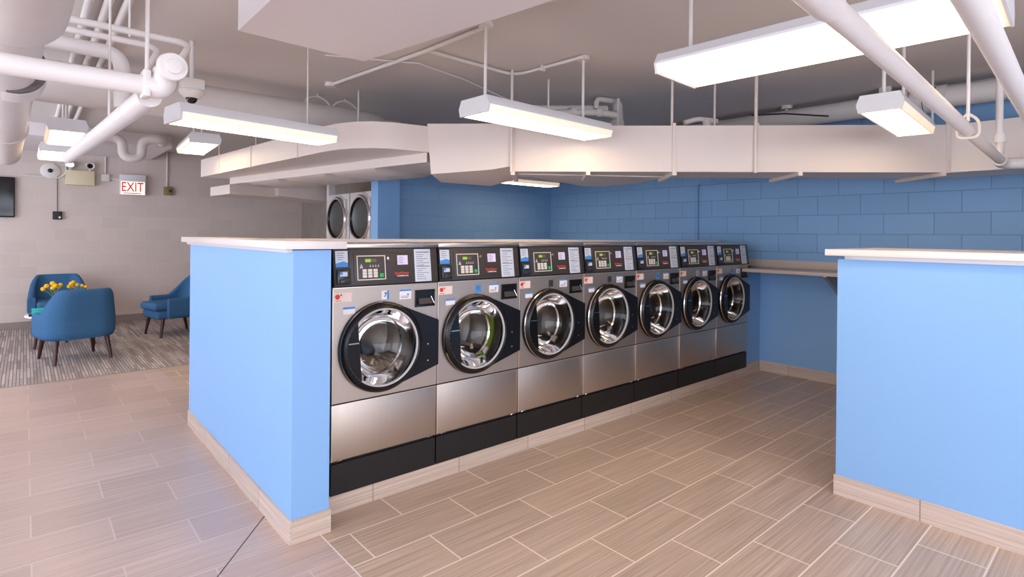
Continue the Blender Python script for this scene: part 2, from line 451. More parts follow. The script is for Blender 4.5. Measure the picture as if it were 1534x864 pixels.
struct(MB().box((XL, YG - .012, 0), (4.35, YG, .105)).build('baseboard_lounge', M['vinyl']))
XR, YR = 3.70, 1.238
struct(MB().box((XR, YF, 0), (4.55, YR, 1.415)).build('wall_right_partition', M['blue']))
struct(MB().box((XR - b, YF, 0), (XR, YR + b, .118)).build('baseboard_partition', M['tile_basey']))
struct(MB().box((XR, YR, 0), (4.55, YR + b, .118)).build('baseboard_partition_end', M['tile_basex']))

t = thing('countertop', 'pale laminate countertop capping the washer island and its blue end wall', 'countertop', (1.1, 3.9, HC))
mb = MB(); mb.box((.945, 2.74, HC + .006), (1.262, 5.10, HC + .046), .002); mb.build('slab', M['counter'], t, world=True)
mb = MB(); mb.box((1.264, 3.456, HC + .006), (6.40, 4.05, HC + .046), .002)
mb.build('slab', M['counter'], t, world=True)
MB().box((.975, 2.80, HC - .012), (1.003, 5.05, HC + .006)).build('support_angle', M['counter_edge'], t, world=True)
t = thing('countertop', 'white edged countertop on the low blue partition in front at the right', 'countertop', (4.1, 0, 1.415))
mb = MB(); mb.box((3.64, -.02, 1.437), (4.62, 1.29, 1.475), .003); mb.build('slab', M['counter'], t, world=True)
mb = MB(); mb.box((3.64, -3.1, 1.437), (4.62, -.022, 1.475), .003); mb.build('slab', M['counter'], t, world=True)
mb = MB(); mb.hexa([(3.668, -3.1, 1.416), (3.70, -3.1, 1.416), (3.70, 1.13, 1.416), (3.668, 1.13, 1.416)],
                   [(3.668, -3.1, 1.437), (3.70, -3.1, 1.437), (3.70, 1.20, 1.437), (3.668, 1.20, 1.437)])
mb.build('support_angle', M['counter_edge'], t, world=True)
struct(MB().box((3.70, YF, 1.415), (4.55, 1.20, 1.4365)).build('trim_8', M['counter_edge']))

t = thing('wall_shelf', 'grey beige folding shelf with splashback on the far blue block wall', 'shelf', (6.2, 2, 1.18))
MB().box((5.92, -.6, 1.165), (XB - .001, 3.16, 1.20), .002).build('shelf_board', M['shelf'], t, world=True)
MB().box((XB - .02, -.6, 1.20), (XB - .001, 3.16, 1.288), .002).build('splashback', M['shelf'], t, world=True)
for y in (2.12, 0.4):
    mb = MB(); mb.prism([(XB - .001, .93), (XB - .03, .93), (5.99, 1.15), (5.99, 1.165), (XB - .001, 1.165)], y - .015, y + .015, 'y')
    mb.build('bracket', M['steel'], t, world=True)

# painted conduit on the blue block wall
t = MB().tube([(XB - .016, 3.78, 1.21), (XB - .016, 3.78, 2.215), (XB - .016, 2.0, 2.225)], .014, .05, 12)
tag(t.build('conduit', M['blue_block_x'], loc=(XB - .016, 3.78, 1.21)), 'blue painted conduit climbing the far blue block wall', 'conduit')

# ------------------------------------------------------------------ washers
def text_mesh(s, size, sx=1.0, bold=0.0):
    cu = bpy.data.curves.new('txt', 'FONT'); cu.body = s; cu.size = size; cu.align_x = 'CENTER'; cu.align_y = 'CENTER'
    cu.extrude = 0.0006; cu.offset = bold
    o = bpy.data.objects.new('txt', cu); COL.objects.link(o)
    bpy.context.view_layer.update()
    dg = bpy.context.evaluated_depsgraph_get()
    me = bpy.data.meshes.new_from_object(o.evaluated_get(dg))
    vs = [(v.co.x * sx, v.co.y, v.co.z) for v in me.vertices]; fs = [list(p.vertices) for p in me.polygons]
    bpy.data.objects.remove(o); bpy.data.curves.remove(cu); bpy.data.meshes.remove(me)
    return vs, fs
FRONT = Matrix(((1, 0, 0, 0), (0, 0, -1, 0), (0, 1, 0, 0), (0, 0, 0, 1)))      # (u, v, w) -> x, z up, out towards -y
def lines(mb, u0, u1, v0, v1, n, w, seed=1):
    r = random.Random(seed); dv = (v1 - v0) / n
    for i in range(n):
        e = u0 + (u1 - u0) * r.uniform(.45, 1)
        mb.box((u0, v0 + dv * (i + .35), w), (e, v0 + dv * (i + .62), w + .0008))

def make_washer():
    w = thing('washing_machine', 'x', 'washing machine')
    W = .679
    x0, x1 = .003, .682
    # cabinet shell open at the front
    mb = MB(); mb.box((x0, .02, .183), (x0 + .012, .50, 1.36)); mb.box((x1 - .012, .02, .183), (x1, .50, 1.36))
    mb.box((x0, .488, .183), (x1, .50, 1.36)); mb.box((x0, .02, .183), (x1, .50, .195))
    mb.build('cabinet', M['steel'], w)
    mb = MB(); mb.box((x0, -.004, 1.362), (x1, .515, 1.388), .004); mb.build('top_panel', M['steel_top'], w)
    mb = MB(); mb.box((x0 + .002, .004, .0), (x1 - .002, .50, .17)); mb.box((x0 + .002, .02, .17), (x1 - .002, .5, .187))
    mb.build('base', M['base_black'], w)
    mb = MB(); mb.box((x0, -.002, .188), (x1, .02, .497), .004); lp = mb.build('lower_panel', M['steel'], w)
    for xx in (.05, .635):
        MB().sweep([(xx - .014, -.004, .186), (xx - .008, -.010, .193), (xx + .008, -.010, .193), (xx + .014, -.004, .186)], .0025, 8).build('clip', M['chrome'], lp)
    cx, cz = .296, .792
    mb = MB(); mb.plate_hole(x0, x1, .506, 1.143, cx, cz, .235, -.002, .02)
    fp = mb.build('front_panel', M['steel'], w)
    mb = MB(); mb.box((x0 + .002, .006, .495), (x1 - .002, .02, .508)); mb.build('shadow_gap', M['recess'], w)
    mb = MB(); mb.box((x0 + .002, .006, 1.141), (x1 - .002, .02, 1.152)); mb.build('shadow_gap', M['recess'], w)
    mb = MB(); mb.box((x0 - .002, -.006, .190), (x0 + .0035, .0, .497), .001); mb.box((x0 - .002, -.006, .506), (x0 + .0035, .0, 1.143), .001)
    mb.box((x0, -.005, .4945), (x1, .0, .4985), .001); mb.box((x0, -.0055, 1.1395), (x1, .0, 1.1445), .001)
    mb.build('edge_trim', M['trim_bright'], w)
    # stickers
    mb = MB(); mb.M = FRONT; mb.box((.006, 1.064, .002), (.112, 1.116, .003)); s = mb.build('sticker', M['lab_pink'], fp)
    mb = MB(); mb.M = FRONT; mb.lathe([(0, 0), (.014, 0), (.014, .0006), (0, .0006)], (.030, 1.094, .0032), (0, 0, 1), 20)
    mb.box((.046, 1.098, .003), (.056, 1.108, .0036)); mb.box((.02, 1.070, .003), (.052, 1.073, .0036)); mb.build('sticker_print', M['red'], s)
    mb = MB(); mb.M = FRONT; mb.box((.063, .994, .002), (.134, 1.034, .003)); s = mb.build('sticker', M['lab_white'], fp)
    mb = MB(); mb.M = FRONT; mb.box((.063, 1.022, .003), (.134, 1.034, .0036)); mb.build('sticker_header', M['lab_blue'], s)
    mb = MB(); mb.M = FRONT; mb.box((.416, 1.054, .002), (.496, 1.112, .003)); s = mb.build('sticker', M['lab_white'], fp)
    mb = MB(); mb.M = FRONT; mb.box((.416, 1.102, .003), (.496, 1.112, .0036)); mb.build('sticker_header', M['lab_blue'], s)
    mb = MB(); mb.M = FRONT; mb.box((.468, 1.078, .003), (.478, 1.086, .0036)); lines(mb, .425, .488, 1.060, 1.076, 2, .003, 5); mb.build('sticker_print', M['navy'], s)
    # recessed pull pocket at the top right
    p = MB(); p.box((.522, -.010, 1.000), (.662, .0, 1.012), .002); p.box((.522, -.010, 1.094), (.662, 0, 1.104), .002)
    p.box((.522, -.010, 1.0), (.532, 0, 1.104), .002); p.box((.652, -.010, 1.0), (.662, 0, 1.104), .002)
    p.box((.524, -.004, 1.002), (.660, -.0021, 1.102)); pk = p.build('pull_pocket', M['black'], w)
    MB().hexa([(.545, -.020, 1.018), (.640, -.020, 1.018), (.640, -.004, 1.018), (.545, -.004, 1.018)],
              [(.545, -.010, 1.052), (.628, -.010, 1.052), (.628, -.004, 1.052), (.545, -.004, 1.052)]).build('pocket_lip', M['console'], pk)
    MB().sweep([(.630, -.014, 1.062), (.648, -.022, 1.020)], .003, 8).build('pocket_edge', M['chrome'], pk)
    # door
    ax = (0, -1, 0)
    o = (cx, 0, cz)
    d = MB().lathe([(.262, 0), (.262, .022), (.256, .036), (.244, .050), (.234, .054), (.229, .050), (.227, .030), (.227, .004)], o, ax, 64).build('door', M['black'], w)
    MB().lathe([(.2605, .022), (.2615, .027), (.2585, .033), (.2570, .028)], o, ax, 64, True).build('door_trim_ring', M['chrome'], d)
    MB().lathe([(.227, .044), (.224, .050), (.216, .048), (.214, .040), (.219, .034)], o, ax, 64, True).build('glass_ring', M['silver_sticker'], d)
    MB().lathe([(.216, .042), (.206, .020), (.190, -.02), (.165, -.065), (.12, -.105), (.06, -.125), (0, -.13)], o, ax, 64).build('door_glass', M['glass'], d)
    MB().lathe([(.176, -.052), (.168, -.046), (.160, -.056), (.168, -.062)], o, ax, 56, True).build('bowl_ring', M['chrome'], d)
    # black handle chord on the left of the glass
    poly = []
    for k in range(13):
        a = math.radians(137 + (232 - 137) * k / 12); poly.append((cx + .226 * math.cos(a), cz + .226 * math.sin(a)))
    hd = MB().prism(poly, -.050, -.030, 'y').build('handle_panel', M['black'], d)
    MB().box((cx - .222, -.054, cz + .040), (cx - .160, -.048, cz + .046)).build('handle_edge', M['chrome'], hd)
    hp = []
    for k in range(15):
        a = math.radians(62 - 124 * k / 14); hp.append((cx + .258 * math.cos(a), cz + .258 * math.sin(a)))
    poly = [(.678, cz + .122)] + hp + [(.678, cz - .155)]
    # order: upper right, round the door side, lower right
    hc = MB().prism(poly, -.030, -.001, 'y').build('hinge_cover', M['black_satin'], w)
    for zz in (-.12, -.02):
        MB().lathe([(0, .004), (.005, .003), (.006, 0)], (.60 + .0 * zz, -.030, cz + zz), ax, 12).build('screw', M['chrome'], hc)
    # drum
    dr = MB().lathe([(.232, 0.012), (.229, -.02), (.232, -.06), (.262, -.075), (.262, -.40), (.20, -.41), (.12, -.40), (.06, -.375), (0, -.37)], o, ax, 64).build('drum', M['drum'], w)
    for k in range(3):
        a = math.radians(80 + 120 * k); c_, s_ = math.cos(a), math.sin(a)
        mb = MB()
        def q(rad, tang, y): return (cx + rad * c_ - tang * s_, y, cz + rad * s_ + tang * c_)
        mb.hexa([q(.262, -.04, .09), q(.262, .04, .09), q(.262, .04, .39), q(.262, -.04, .39)],
                [q(.205, -.012, .12), q(.205, .012, .12), q(.205, .012, .38), q(.205, -.012, .38)])
        mb.build('drum_paddle', M['drum'], dr)
    # console, leaning back
    ang = math.atan2(.026, .212)
    CM = Matrix.Translation((0, -.016, 1.150)) @ Matrix.Rotation(-ang, 4, 'X') @ FRONT
    H = .2125
    def cm(): 
        m_ = MB(); m_.M = CM; return m_
    mb = cm(); mb.box((x0, 0, -.05), (x1, H, 0), .004)
    con = mb.build('console', M['console'], w)
    mb = cm(); mb.box((x0, -.001, -.02), (x1, .003, .003)); mb.box((x0, 0, -.02), (x0 + .004, H, .003)); mb.build('console_trim', M['black_satin'], con)
    # card reader column
    mb = cm(); mb.box((.010, .008, .0005), (.104, .100, .003)); mb.box((.010, .104, .0005), (.096, .205, .003)); mb.build('reader_recess', M['recess'], con)
    mb = cm(); mb.box((.020, .015, .003), (.092, .092, .014), .004); mb.box((.030, .020, .014), (.088, .040, .026), .003); rd = mb.build('card_reader', M['reader'], con)
    mb = cm(); mb.box((.034, .056, .0142), (.078, .080, .0150)); mb.build('reader_plate', M['lab_grey'], rd)
    mb = cm(); mb.box((.034, .066, .0150), (.050, .082, .0156)); mb.build('reader_mark', M['lab_blue'], rd)
    mb = cm(); mb.box((.016, .108, .003), (.088, .198, .005)); cl = mb.build('card_label', M['lab_grey'], con)
    mb = cm(); mb.prism([(.016, .108), (.088, .108), (.088, .132), (.060, .140), (.016, .128)], .005, .0056); mb.build('label_wave', M['lab_blue'], cl)
    mb = cm(); lines(mb, .026, .080, .145, .192, 4, .005, 3); mb.build('label_print', M['ink'], cl)
    # bezel plate
    mb = cm()
    bz = (.122, .017, .492, .186)
    mb.box((bz[0], bz[1], .0), (bz[2], bz[3], .0045), .002); bez = mb.build('control_plate', M['console'], con)
    mb = cm(); kx0, kx1, kz0, kz1 = .140, .318, .030, .170
    for a, b_ in (((kx0, kz0), (kx1, kz0 + .005)), ((kx0, kz1 - .005), (kx1, kz1)), ((kx0, kz0), (kx0 + .005, kz1)), ((kx1 - .005, kz0), (kx1, kz1))):
        mb.box((a[0], a[1], .0045), (b_[0], b_[1], .007))
    mb.build('keypad_frame', M['key'], bez)
    mb = cm(); mb.box((.192, .132, .0045), (.226, .150, .006)); mb.build('display', M['lcd'], bez)
    mb = cm(); mb.box((.226, .132, .0045), (.262, .150, .0058)); mb.build('display', M['lcd_off'], bez)
    mb = cm()
    for i in range(3):
        for j in range(3):
            mb.box((.172 + i * .034, .044 + j * .0165, .0045), (.198 + i * .034, .0590 + j * .0165, .008), .001)
    mb.build('keypad', M['key'], bez)
    mb = cm(); mb.box((.280, .044, .0045), (.304, .066, .008), .001); mb.build('start_button', M['green_key'], bez)
    mb = cm()
    for i in range(4):
        u = .222 + i * .017; mb.prism([(u - .005, .104), (u + .005, .104), (u, .120)], .0045, .0055)
    mb.prism([(.156, .098), (.178, .098), (.167, .124)], .0045, .0055); mb.build('icon_print', M['silver_sticker'], bez)
    mb = cm(); mb.lathe([(0, .007), (.009, .006), (.011, 0)], (.336, .150, .0045), (0, 0, 1), 16); mb.build('key_lock', M['chrome'], bez)
    mb = cm(); mb.box((.398, .112, .0045), (.468, .168, .0055)); pl = mb.build('price_label', M['lab_lilac'], bez)
    mb = cm(); lines(mb, .406, .460, .118, .162, 4, .0055, 4); mb.build('label_print', M['ink'], pl)
    vs, fs = text_mesh('SpeedQueen', .0185, 1.0, .0004)
    mb = cm(); mb.M = CM @ Matrix.Translation((.424, .063, .0052)); mb.add(vs, fs); mb.build('maker_name', M['red'], bez)
    vs, fs = text_mesh('COMMERCIAL', .0105, 1.18, .0002)
    mb = cm(); mb.M = CM @ Matrix.Translation((.430, .046, .0052)); mb.add(vs, fs); mb.build('maker_line', M['white_print'], bez)
    mb = cm(); mb.box((.516, .006, .0), (.632, .204, .002), .0008); il = mb.build('instruction_label', M['lab_grey'], con)
    mb = cm(); lines(mb, .528, .622, .100, .176, 6, .002, 8); lines(mb, .528, .622, .016, .090, 6, .002, 9)
    mb.box((.528, .182, .002), (.620, .188, .0028)); mb.box((.528, .096, .002), (.620, .101, .0028)); mb.build('label_print', M['ink'], il)
    return w, fp
WX0, WY, WZ, WP = 1.269, 2.938, .097, .685
wl = ['nearest steel washer beside the blue end wall, half blue half white number sticker',
      'second washer from the blue end wall, bright blue number sticker and green cloth inside',
      'third washer from the blue end wall, small dark number sticker above its door',
      'middle washer of the row of seven, fourth from the blue end wall',
      'fifth washer from the blue end wall, darker blue number sticker above its door',
      'sixth washer from the blue end wall, silver number sticker, second from far end',
      'farthest washer of the row, against the blue return wall under the shelf']
w0, fp0 = make_washer()
ws = []
for k in range(7):
    w = w0 if k == 0 else copy_tree(w0)
    ws.append(w)
for k, w in enumerate(ws):
    w.location = (WX0 + WP * k, WY, WZ); tag(w, wl[k], 'washing machine', 'row of seven steel front loading washers')
    fp = [c for c in w.children if c.name.startswith('front_panel')][0]
    a, bq = .298, .346
    col = ['lab_white', 'lab_blue', 'dark_sticker', 'dark_sticker', 'lab_blue', 'silver_sticker', 'lab_blue'][k]
    mb = MB(); mb.M = FRONT; mb.box((a, 1.062, .002), (bq, 1.112, .003)); s = mb.build('number_sticker', M[col], fp)
    if k == 0:
        mb = MB(); mb.M = FRONT; mb.box((.332, 1.062, .003), (.346, 1.112, .0034)); mb.build('sticker_band', M['lab_blue'], s)
    vs, fs = text_mesh(str(7 - k), .036, 1.0, .001)
    mb = MB(); mb.M = FRONT @ Matrix.Translation((.322, 1.087, .0032)); mb.add(vs, fs)
    mb.build('number', M['navy'] if k not in (2, 3) else M['recess'], s)
# green cloth in one drum, brownish reflections modelled as a form in another
def cloth(k, mat, name, label, a0, a1, r0, y0, y1, seed):
    r = random.Random(seed); o = Vector((WX0 + WP * k + .296, WY, WZ + .792)); mb = MB(); vs = []; n, m = 28, 10
    for i in range(n + 1):
        a = math.radians(a0 + (a1 - a0) * i / n); env = math.sin(PI * i / n) ** .5
        for j in range(m + 1):
            y = y0 + (y1 - y0) * j / m
            rad = .258 - env * (r0 * (.75 + .25 * math.sin(3.1 * i + j * .9 + seed)) * math.sin(PI * (j + .5) / (m + 1)) ** .6) - .002
            vs.append(o + Vector((rad * math.cos(a), y, rad * math.sin(a))))
    for i in range(n + 1):
        a = math.radians(a0 + (a1 - a0) * i / n)
        for j in range(m + 1):
            y = y0 + (y1 - y0) * j / m; vs.append(o + Vector((.2595 * math.cos(a), y, .2595 * math.sin(a))))
    K = (n + 1) * (m + 1); fs = []
    for i in range(n):
        for j in range(m):
            q = [i * (m + 1) + j, i * (m + 1) + j + 1, (i + 1) * (m + 1) + j + 1, (i + 1) * (m + 1) + j]
            fs += [q, [x + K for x in q[::-1]]]
    mb.add(vs, fs); c = o + Vector((0, .2, -.25))
    tag(mb.build(name, mat, loc=c), label, 'laundry')
cloth(1, M['green_cloth'], 'green_towel', 'yellow green cloth lying inside the drum of the second washer', -100, 30, .035, .10, .19, 1)
cloth(0, M['tan_reflection'], 'tan_reflection_form', 'tan crumpled form standing for brownish reflections in the nearest washer drum', 178, 335, .19, .10, .34, 2)

# ------------------------------------------------------------------ dryers
def make_dryer():
    d = thing('stacked_dryer', 'x', 'dryer')
    W, H = .71, 2.09
    mb = MB(); mb.box((.004, .012, 0), (W - .004, .8, H), .006); mb.build('cabinet', M['dryer'], d)
    for z0, z1, cz in ((1.07, H, 1.745), (.03, 1.06, .72)):
        mb = MB(); mb.plate_hole(.004, W - .004, z0, z1, W / 2, cz, .262, -.012, .011); fp = mb.build('front_panel', M['dryer'], d)
        ax = (0, -1, 0); o = (W / 2, 0, cz)
        dr = MB().lathe([(.31, .012), (.31, .045), (.295, .062), (.272, .058), (.262, .030), (.262, .0)], o, ax, 56).build('door', M['chrome'], d)
        MB().lathe([(.272, .058), (.266, .05), (.246, .02), (.246, .004), (.262, .004)], o, ax, 56).build('door_seal', M['black'], dr)
        MB().lathe([(.248, .03), (.2, .012), (.12, -.004), (0, -.008)], o, ax, 56).build('door_glass', M['drum_dark'], dr)
        mb = MB(); mb.box((W - .13, -.045, cz - .27), (W - .075, -.012, cz + .27), .012); mb.build('door_handle', M['dryer'], dr)
        # pressed arch above the door
        pts = [(W / 2 + .335 * math.cos(math.radians(a)), -.014, cz + .335 * math.sin(math.radians(a))) for a in range(25, 156, 10)]
        MB().sweep(pts, .010, 8).build('pressed_arch', M['dryer'], fp)
    return d
d0 = make_dryer(); d1 = copy_tree(d0)
for d, y, l in ((d0, 7.19, 'silver stacked dryer next to the blue pillar behind the island'), (d1, 7.92, 'silver stacked dryer on the left, farther from the blue pillar')):
    d.location = (3.36, y, 0); d.rotation_euler = (0, 0, -PI / 2); tag(d, l, 'dryer', 'stacked dryers behind the island')

# ------------------------------------------------------------------ light fixtures
def fixture(label, c, ang, L, W, zb, rods, top=CEIL, hh=.062, rod_r=.011, lens=.045, boxes=True):
    t_ = thing('ceiling_light', label, 'ceiling light', (c[0], c[1], zb), math.radians(ang), 'suspended strip lights')
    h = L / 2; w = W / 2
    # wraparound lens, section across the width
    sec = [(-w + .012, 0), (w - .012, 0), (w, lens), (-w, lens)]
    MB().prism(sec, -h + .012, h - .012, 'x').build('lens', M['lamp_side'], t_)
    MB().box((-h + .03, -w + .026, -.0015), (h - .03, w - .026, .0005)).build('diffuser', M['lamp'], t_)
    for s in (-1, 1):
        e0, e1 = (h - .012, h) if s > 0 else (-h, -h + .012)
        MB().prism([(-w + .008, -.004), (w - .008, -.004), (w + .004, lens + .004), (w * .86, lens + hh), (-w * .86, lens + hh), (-w - .004, lens + .004)], e0, e1, 'x').build('end_cap', M['housing'], t_)
    MB().prism([(-w - .003, lens), (w + .003, lens), (w + .003, lens + .012), (w * .84, lens + hh), (-w * .84, lens + hh), (-w - .003, lens + .012)], -h + .0121, h - .0121, 'x').build('housing', M['housing'], t_)
    for u in rods:
        r = MB().cyl((u, 0, lens + hh - .002), (u, 0, top - zb), rod_r, n=12).build('hanger_rod', M['pipe'], t_)
        if boxes: MB().lathe([(0, 0), (.05, 0), (.05, .03), (0, .03)], (u, 0, top - zb - .031), (0, 0, 1), 20).build('ceiling_canopy', M['pipe'], r)
    return t_
fixture('strip light hanging in the middle, directly in front of the white duct elbow', (2.888, 2.967), 2, 1.32, .307, 2.34, (-.56, .465))
fixture('largest, closest strip light at the upper right, behind two white pipes', (2.738, 1.04), 93, 1.38, .43, 2.40, (.60, -.45))
fixture('strip light at right beneath the thick coupling of the big white pipe', (4.58, 1.153), 4, 1.15, .25, 2.34, (-.46, .14))
fixture('long strip light in front of the curved white duct at left', (1.258, 4.21), 9, 1.12, .29, 2.25, (.38,), boxes=False, rod_r=.006)
fixture('strip light beside the big pipe at far left, upper of two near it', (.275, 6.67), 90, 1.08, .28, 2.40, (-.3, .3), boxes=False)
fixture('far strip light just above the wall dome camera and emergency lamp', (.27, 9.3), 90, 1.15, .30, 2.50, (-.3, .3), boxes=False)
fixture('far strip light near the exit sign, before the white duct end', (1.46, 7.05), 86, 1.05, .30, 2.475, (-.3, .3), boxes=False)
fixture('low strip light tucked behind the main duct against the blue nook wall', (5.15, 5.62), 0, 1.10, .26, 2.235, (-.4, .4), boxes=False)

# ------------------------------------------------------------------ air duct
t = thing('air_duct', 'big white rectangular air duct sweeping across the room below the ceiling', 'air duct', (4.0, 2.5, 2.07))
ZB, ZT = 2.095, 2.490
u = Vector((.710, -.704)); nrm = Vector((.704, .710))
P0 = Vector((2.668, 4.175)); P1 = Vector((5.782, 1.088))
MB().prism([(3.20, 3.648), tuple(P1), (5.81, -3.1), (6.3, -3.1), (6.3, 1.28), (3.56, 3.99)], ZB, ZT).build('trunk', M['duct'], t, world=True)
# elbow transition, dropping towards the left
A, B = Vector((2.66, 4.183)), Vector((3.205, 3.645))
A2, B2 = A + nrm * .66, B + nrm * .62
mid = B - u * .20
mb = MB()
vsb = [(A.x + .03, A.y - .02, 2.070), (mid.x, mid.y, 2.110), (B.x, B.y, 2.145), (B2.x, B2.y, 2.09), (B2.x - .2, B2.y + .17, 2.02), (A2.x, A2.y, 2.06)]
vst = [(A.x, A.y, 2.512), (mid.x, mid.y, 2.512), (B.x, B.y, 2.505), (B2.x, B2.y, 2.505), (B2.x - .2, B2.y + .17, 2.505), (A2.x, A2.y, 2.505)]
n = 6
mb.add(vsb + vst, [list(range(n - 1, -1, -1)), list(range(n, 2 * n))] + [[i, (i + 1) % n, n + (i + 1) % n, n + i] for i in range(n)])
mb.build('elbow_transition', M['duct'], t, world=True, sharp=20)
MB().prism([(3.35, 3.75), (4.65, 4.13), (4.84, 4.00), (4.79, 3.51), (4.45, 2.95)], 2.088, 2.42).build('rear_branch', M['duct'], t, world=True)
# branches along the left, curving into the elbow
K = 1.088
def sc(pts): return [(x * K, y * K) for x, y in pts]
def sz(z): return 1.542 + (z - 1.542) * K
front = [(1.60, 7.55), (1.83, 4.45), (1.86, 4.25), (1.92, 4.10), (2.02, 3.97), (2.14, 3.90), (2.28, 3.865), (2.52, 3.83)]
back = [(2.80, 4.22), (2.62, 4.32), (2.46, 4.50), (2.40, 4.75), (2.15, 7.55)]
MB().prism(sc(front + back), sz(2.205), sz(2.412)).build('upper_branch', M['duct'], t, world=True)
MB().prism(sc([(2.46, 3.87), (1.885, 7.40), (2.56, 7.62), (3.10, 4.90), (2.88, 4.30)]), sz(2.128), sz(2.2045)).build('lower_branch', M['duct'], t, world=True)
mb = MB()
for y0, y1, s_ in ((4.6, 5.2, .03), (5.4, 6.1, .025), (6.3, 6.9, .025)):
    def xa(y): return 1.885 + (7.40 - y) / 3.53 * .575
    lo = sc([(xa(y0) + .05, y0), (xa(y0) + .6, y0 + .1), (xa(y1) + .6, y1 + .1), (xa(y1) + .05, y1)])
    hi = sc([(xa(y0), y0 - .06), (xa(y0) + .68, y0 + .05), (xa(y1) + .68, y1 + .16), (xa(y1), y1 + .06)])
    mb.hexa([(x, y, sz(2.128 - s_)) for x, y in lo], [(x, y, sz(2.129)) for x, y in hi])
mb.build('bottom_creases', M['duct'], t, world=True)
MB().prism(sc([(1.885, 7.40), (2.56, 7.66), (2.50, 8.3), (1.83, 8.1)]), sz(2.012), sz(2.127)).build('cross_branch', M['duct'], t, world=True)
q0 = [(2.72, 8.17), (3.60, 8.30), (3.60, 9.0), (2.70, 9.0)]
MB().hexa([(x, y, z) for (x, y), z in zip(q0, (2.07, 2.02, 2.02, 2.07))], [(x, y, z) for (x, y), z in zip(q0, (2.185, 2.32, 2.32, 2.185))]).build('cross_branch', M['duct'], t, world=True)
def on(s, off=0.0): return P0 + u * s + nrm * off
for s in (.735, 2.11, 2.80, 4.34):
    p = on(s, -.012); q = on(s + .028, -.012)
    mb = MB(); a, b_ = on(s, .0), on(s + .03, 0)
    mb.hexa([(p.x, p.y, ZB - .004), (q.x, q.y, ZB - .004), (b_.x, b_.y, ZB - .004), (a.x, a.y, ZB - .004)], [(p.x, p.y, ZT + .02), (q.x, q.y, ZT + .02), (b_.x, b_.y, ZT + .02), (a.x, a.y, ZT + .02)])
    mb.build('seam_flange', M['duct'], t, world=True)
for s, e in ((.73, -.02), (1.38, -.02), (2.11, -.02), (3.15, -.02), (4.30, -.02)):
    p = on(s, e); q = on(s, .60); a = on(s + .035, e); b_ = on(s + .035, .60)
    MB().hexa([(p.x, p.y, ZB - .032), (a.x, a.y, ZB - .032), (b_.x, b_.y, ZB - .032), (q.x, q.y, ZB - .032)],
              [(p.x, p.y, ZB - .001), (a.x, a.y, ZB - .001), (b_.x, b_.y, ZB - .001), (q.x, q.y, ZB - .001)]).build('support_angle', M['duct'], t, world=True)
for s, off, r in ((.735, -.03, .012), (1.05, .28, .010), (2.11, .02, .011), (2.80, -.016, .014), (2.55, .3, .010), (4.30, .1, .010)):
    p = on(s, off)
    MB().cyl((p.x, p.y, ZB - .01 if off < 0 else ZT - .01), (p.x, p.y, CEIL), r, n=10).build('hanger_rod', M['duct'], t, world=True)
for y, sd in ((5.35, 0), (6.5, 0), (7.5, 0)):
    x = (1.83 - (y / K - 4.45) * .0742) * K
    MB().box((x - .008, y - .012, sz(2.200)), (x + .02, y + .012, sz(2.418))).build('seam_flange', M['duct'], t, world=True)
for (x, y) in ((1.85, 6.6), (1.76, 7.8), (2.40, 5.2)):
    MB().cyl((x + .1, y, 2.46), (x + .1, y, CEIL), .009, n=10).build('hanger_rod', M['duct'], t, world=True)

# ------------------------------------------------------------------ pipes
def pipe(name, label, cat='pipe'): return thing(name, label, cat)
# big insulated main along the left
t = thing('insulated_pipe', 'thickest white insulated pipe running overhead along the left edge', 'pipe', (-.05, 4, 2.22))
MB().sweep([(.03, -2.0, 2.35), (-.16, 7.9, 2.35), (-.162, 7.97, 2.35), (-.163, 8.0, 2.35)], [.128, .128, .118, .09], 40).build('pipe_run', M['pipe'], t, world=True)
MB().sweep([(.03, -1.9, 2.35), (-.033, 2.66, 2.35), (-.033, 2.68, 2.35)], [.155, .155, .145], 40).build('insulation_jacket', M['pipe'], t, world=True)
MB().cyl((-.046, 3.66, 2.35), (-.047, 3.71, 2.35), .131, n=40).build('joint_band', M['dark_band'], t, world=True)
MB().cyl((-.048, 3.715, 2.35), (-.053, 3.95, 2.35), .135, n=40).build('pipe_collar', M['pipe'], t, world=True)
MB().cyl((-.11, 5.90, 2.35), (-.112, 5.93, 2.35), .131, n=40).build('joint_band', M['pipe'], t, world=True)
# crossing pipe with elbow and flanged end
t = thing('insulated_pipe', 'white horizontal pipe crossing in front, ending in an elbow with round flange', 'pipe', (.1, 2.49, 2.05))
MB().sweep([(-1.6, 2.49, 2.085), (.345, 2.49, 2.092)], .036, 24).build('pipe_run', M['pipe'], t, world=True)
MB().tube([(.335, 2.49, 2.092), (.392, 2.485, 2.086), (.402, 2.465, 2.155)], .042, .045, 24).build('elbow', M['pipe'], t, world=True)
mb = MB(); mb.sweep([(.400, 2.52, 2.155), (.405, 2.37, 2.150)], .036, 24); mb.build('flange_neck', M['pipe'], t, world=True)
fd = Vector((.10, -1, -.10)).normalized(); fc = Vector((.405, 2.385, 2.150))
fl_ = MB().lathe([(0, .0), (.050, .0), (.052, .006), (.050, .022), (.047, .026), (.027, .026), (.025, .040), (0, .042)], fc, fd, 32).build('flange', M['pipe'], t, world=True)
MB().box((.326, 2.45, 2.045), (.352, 2.53, 2.145), .006).build('pipe_clamp', M['pipe'], t, world=True)
MB().cyl((.343, 2.49, 2.13), (.343, 2.49, CEIL), .0075, n=10).build('hanger_rod', M['pipe'], t, world=True)
t = thing('insulated_pipe', 'white pipe slanting down towards the emergency lamp from beneath the flanged elbow', 'pipe', (.33, 4, 2.06))
MB().sweep([(.368, 2.60, 2.075), (.25, 5.45, 2.10)], .042, 24).build('pipe_run', M['pipe'], t, world=True)
MB().cyl((.33, 3.6, 2.11), (.33, 3.6, CEIL), .006, n=8).build('hanger_rod', M['pipe'], t, world=True)
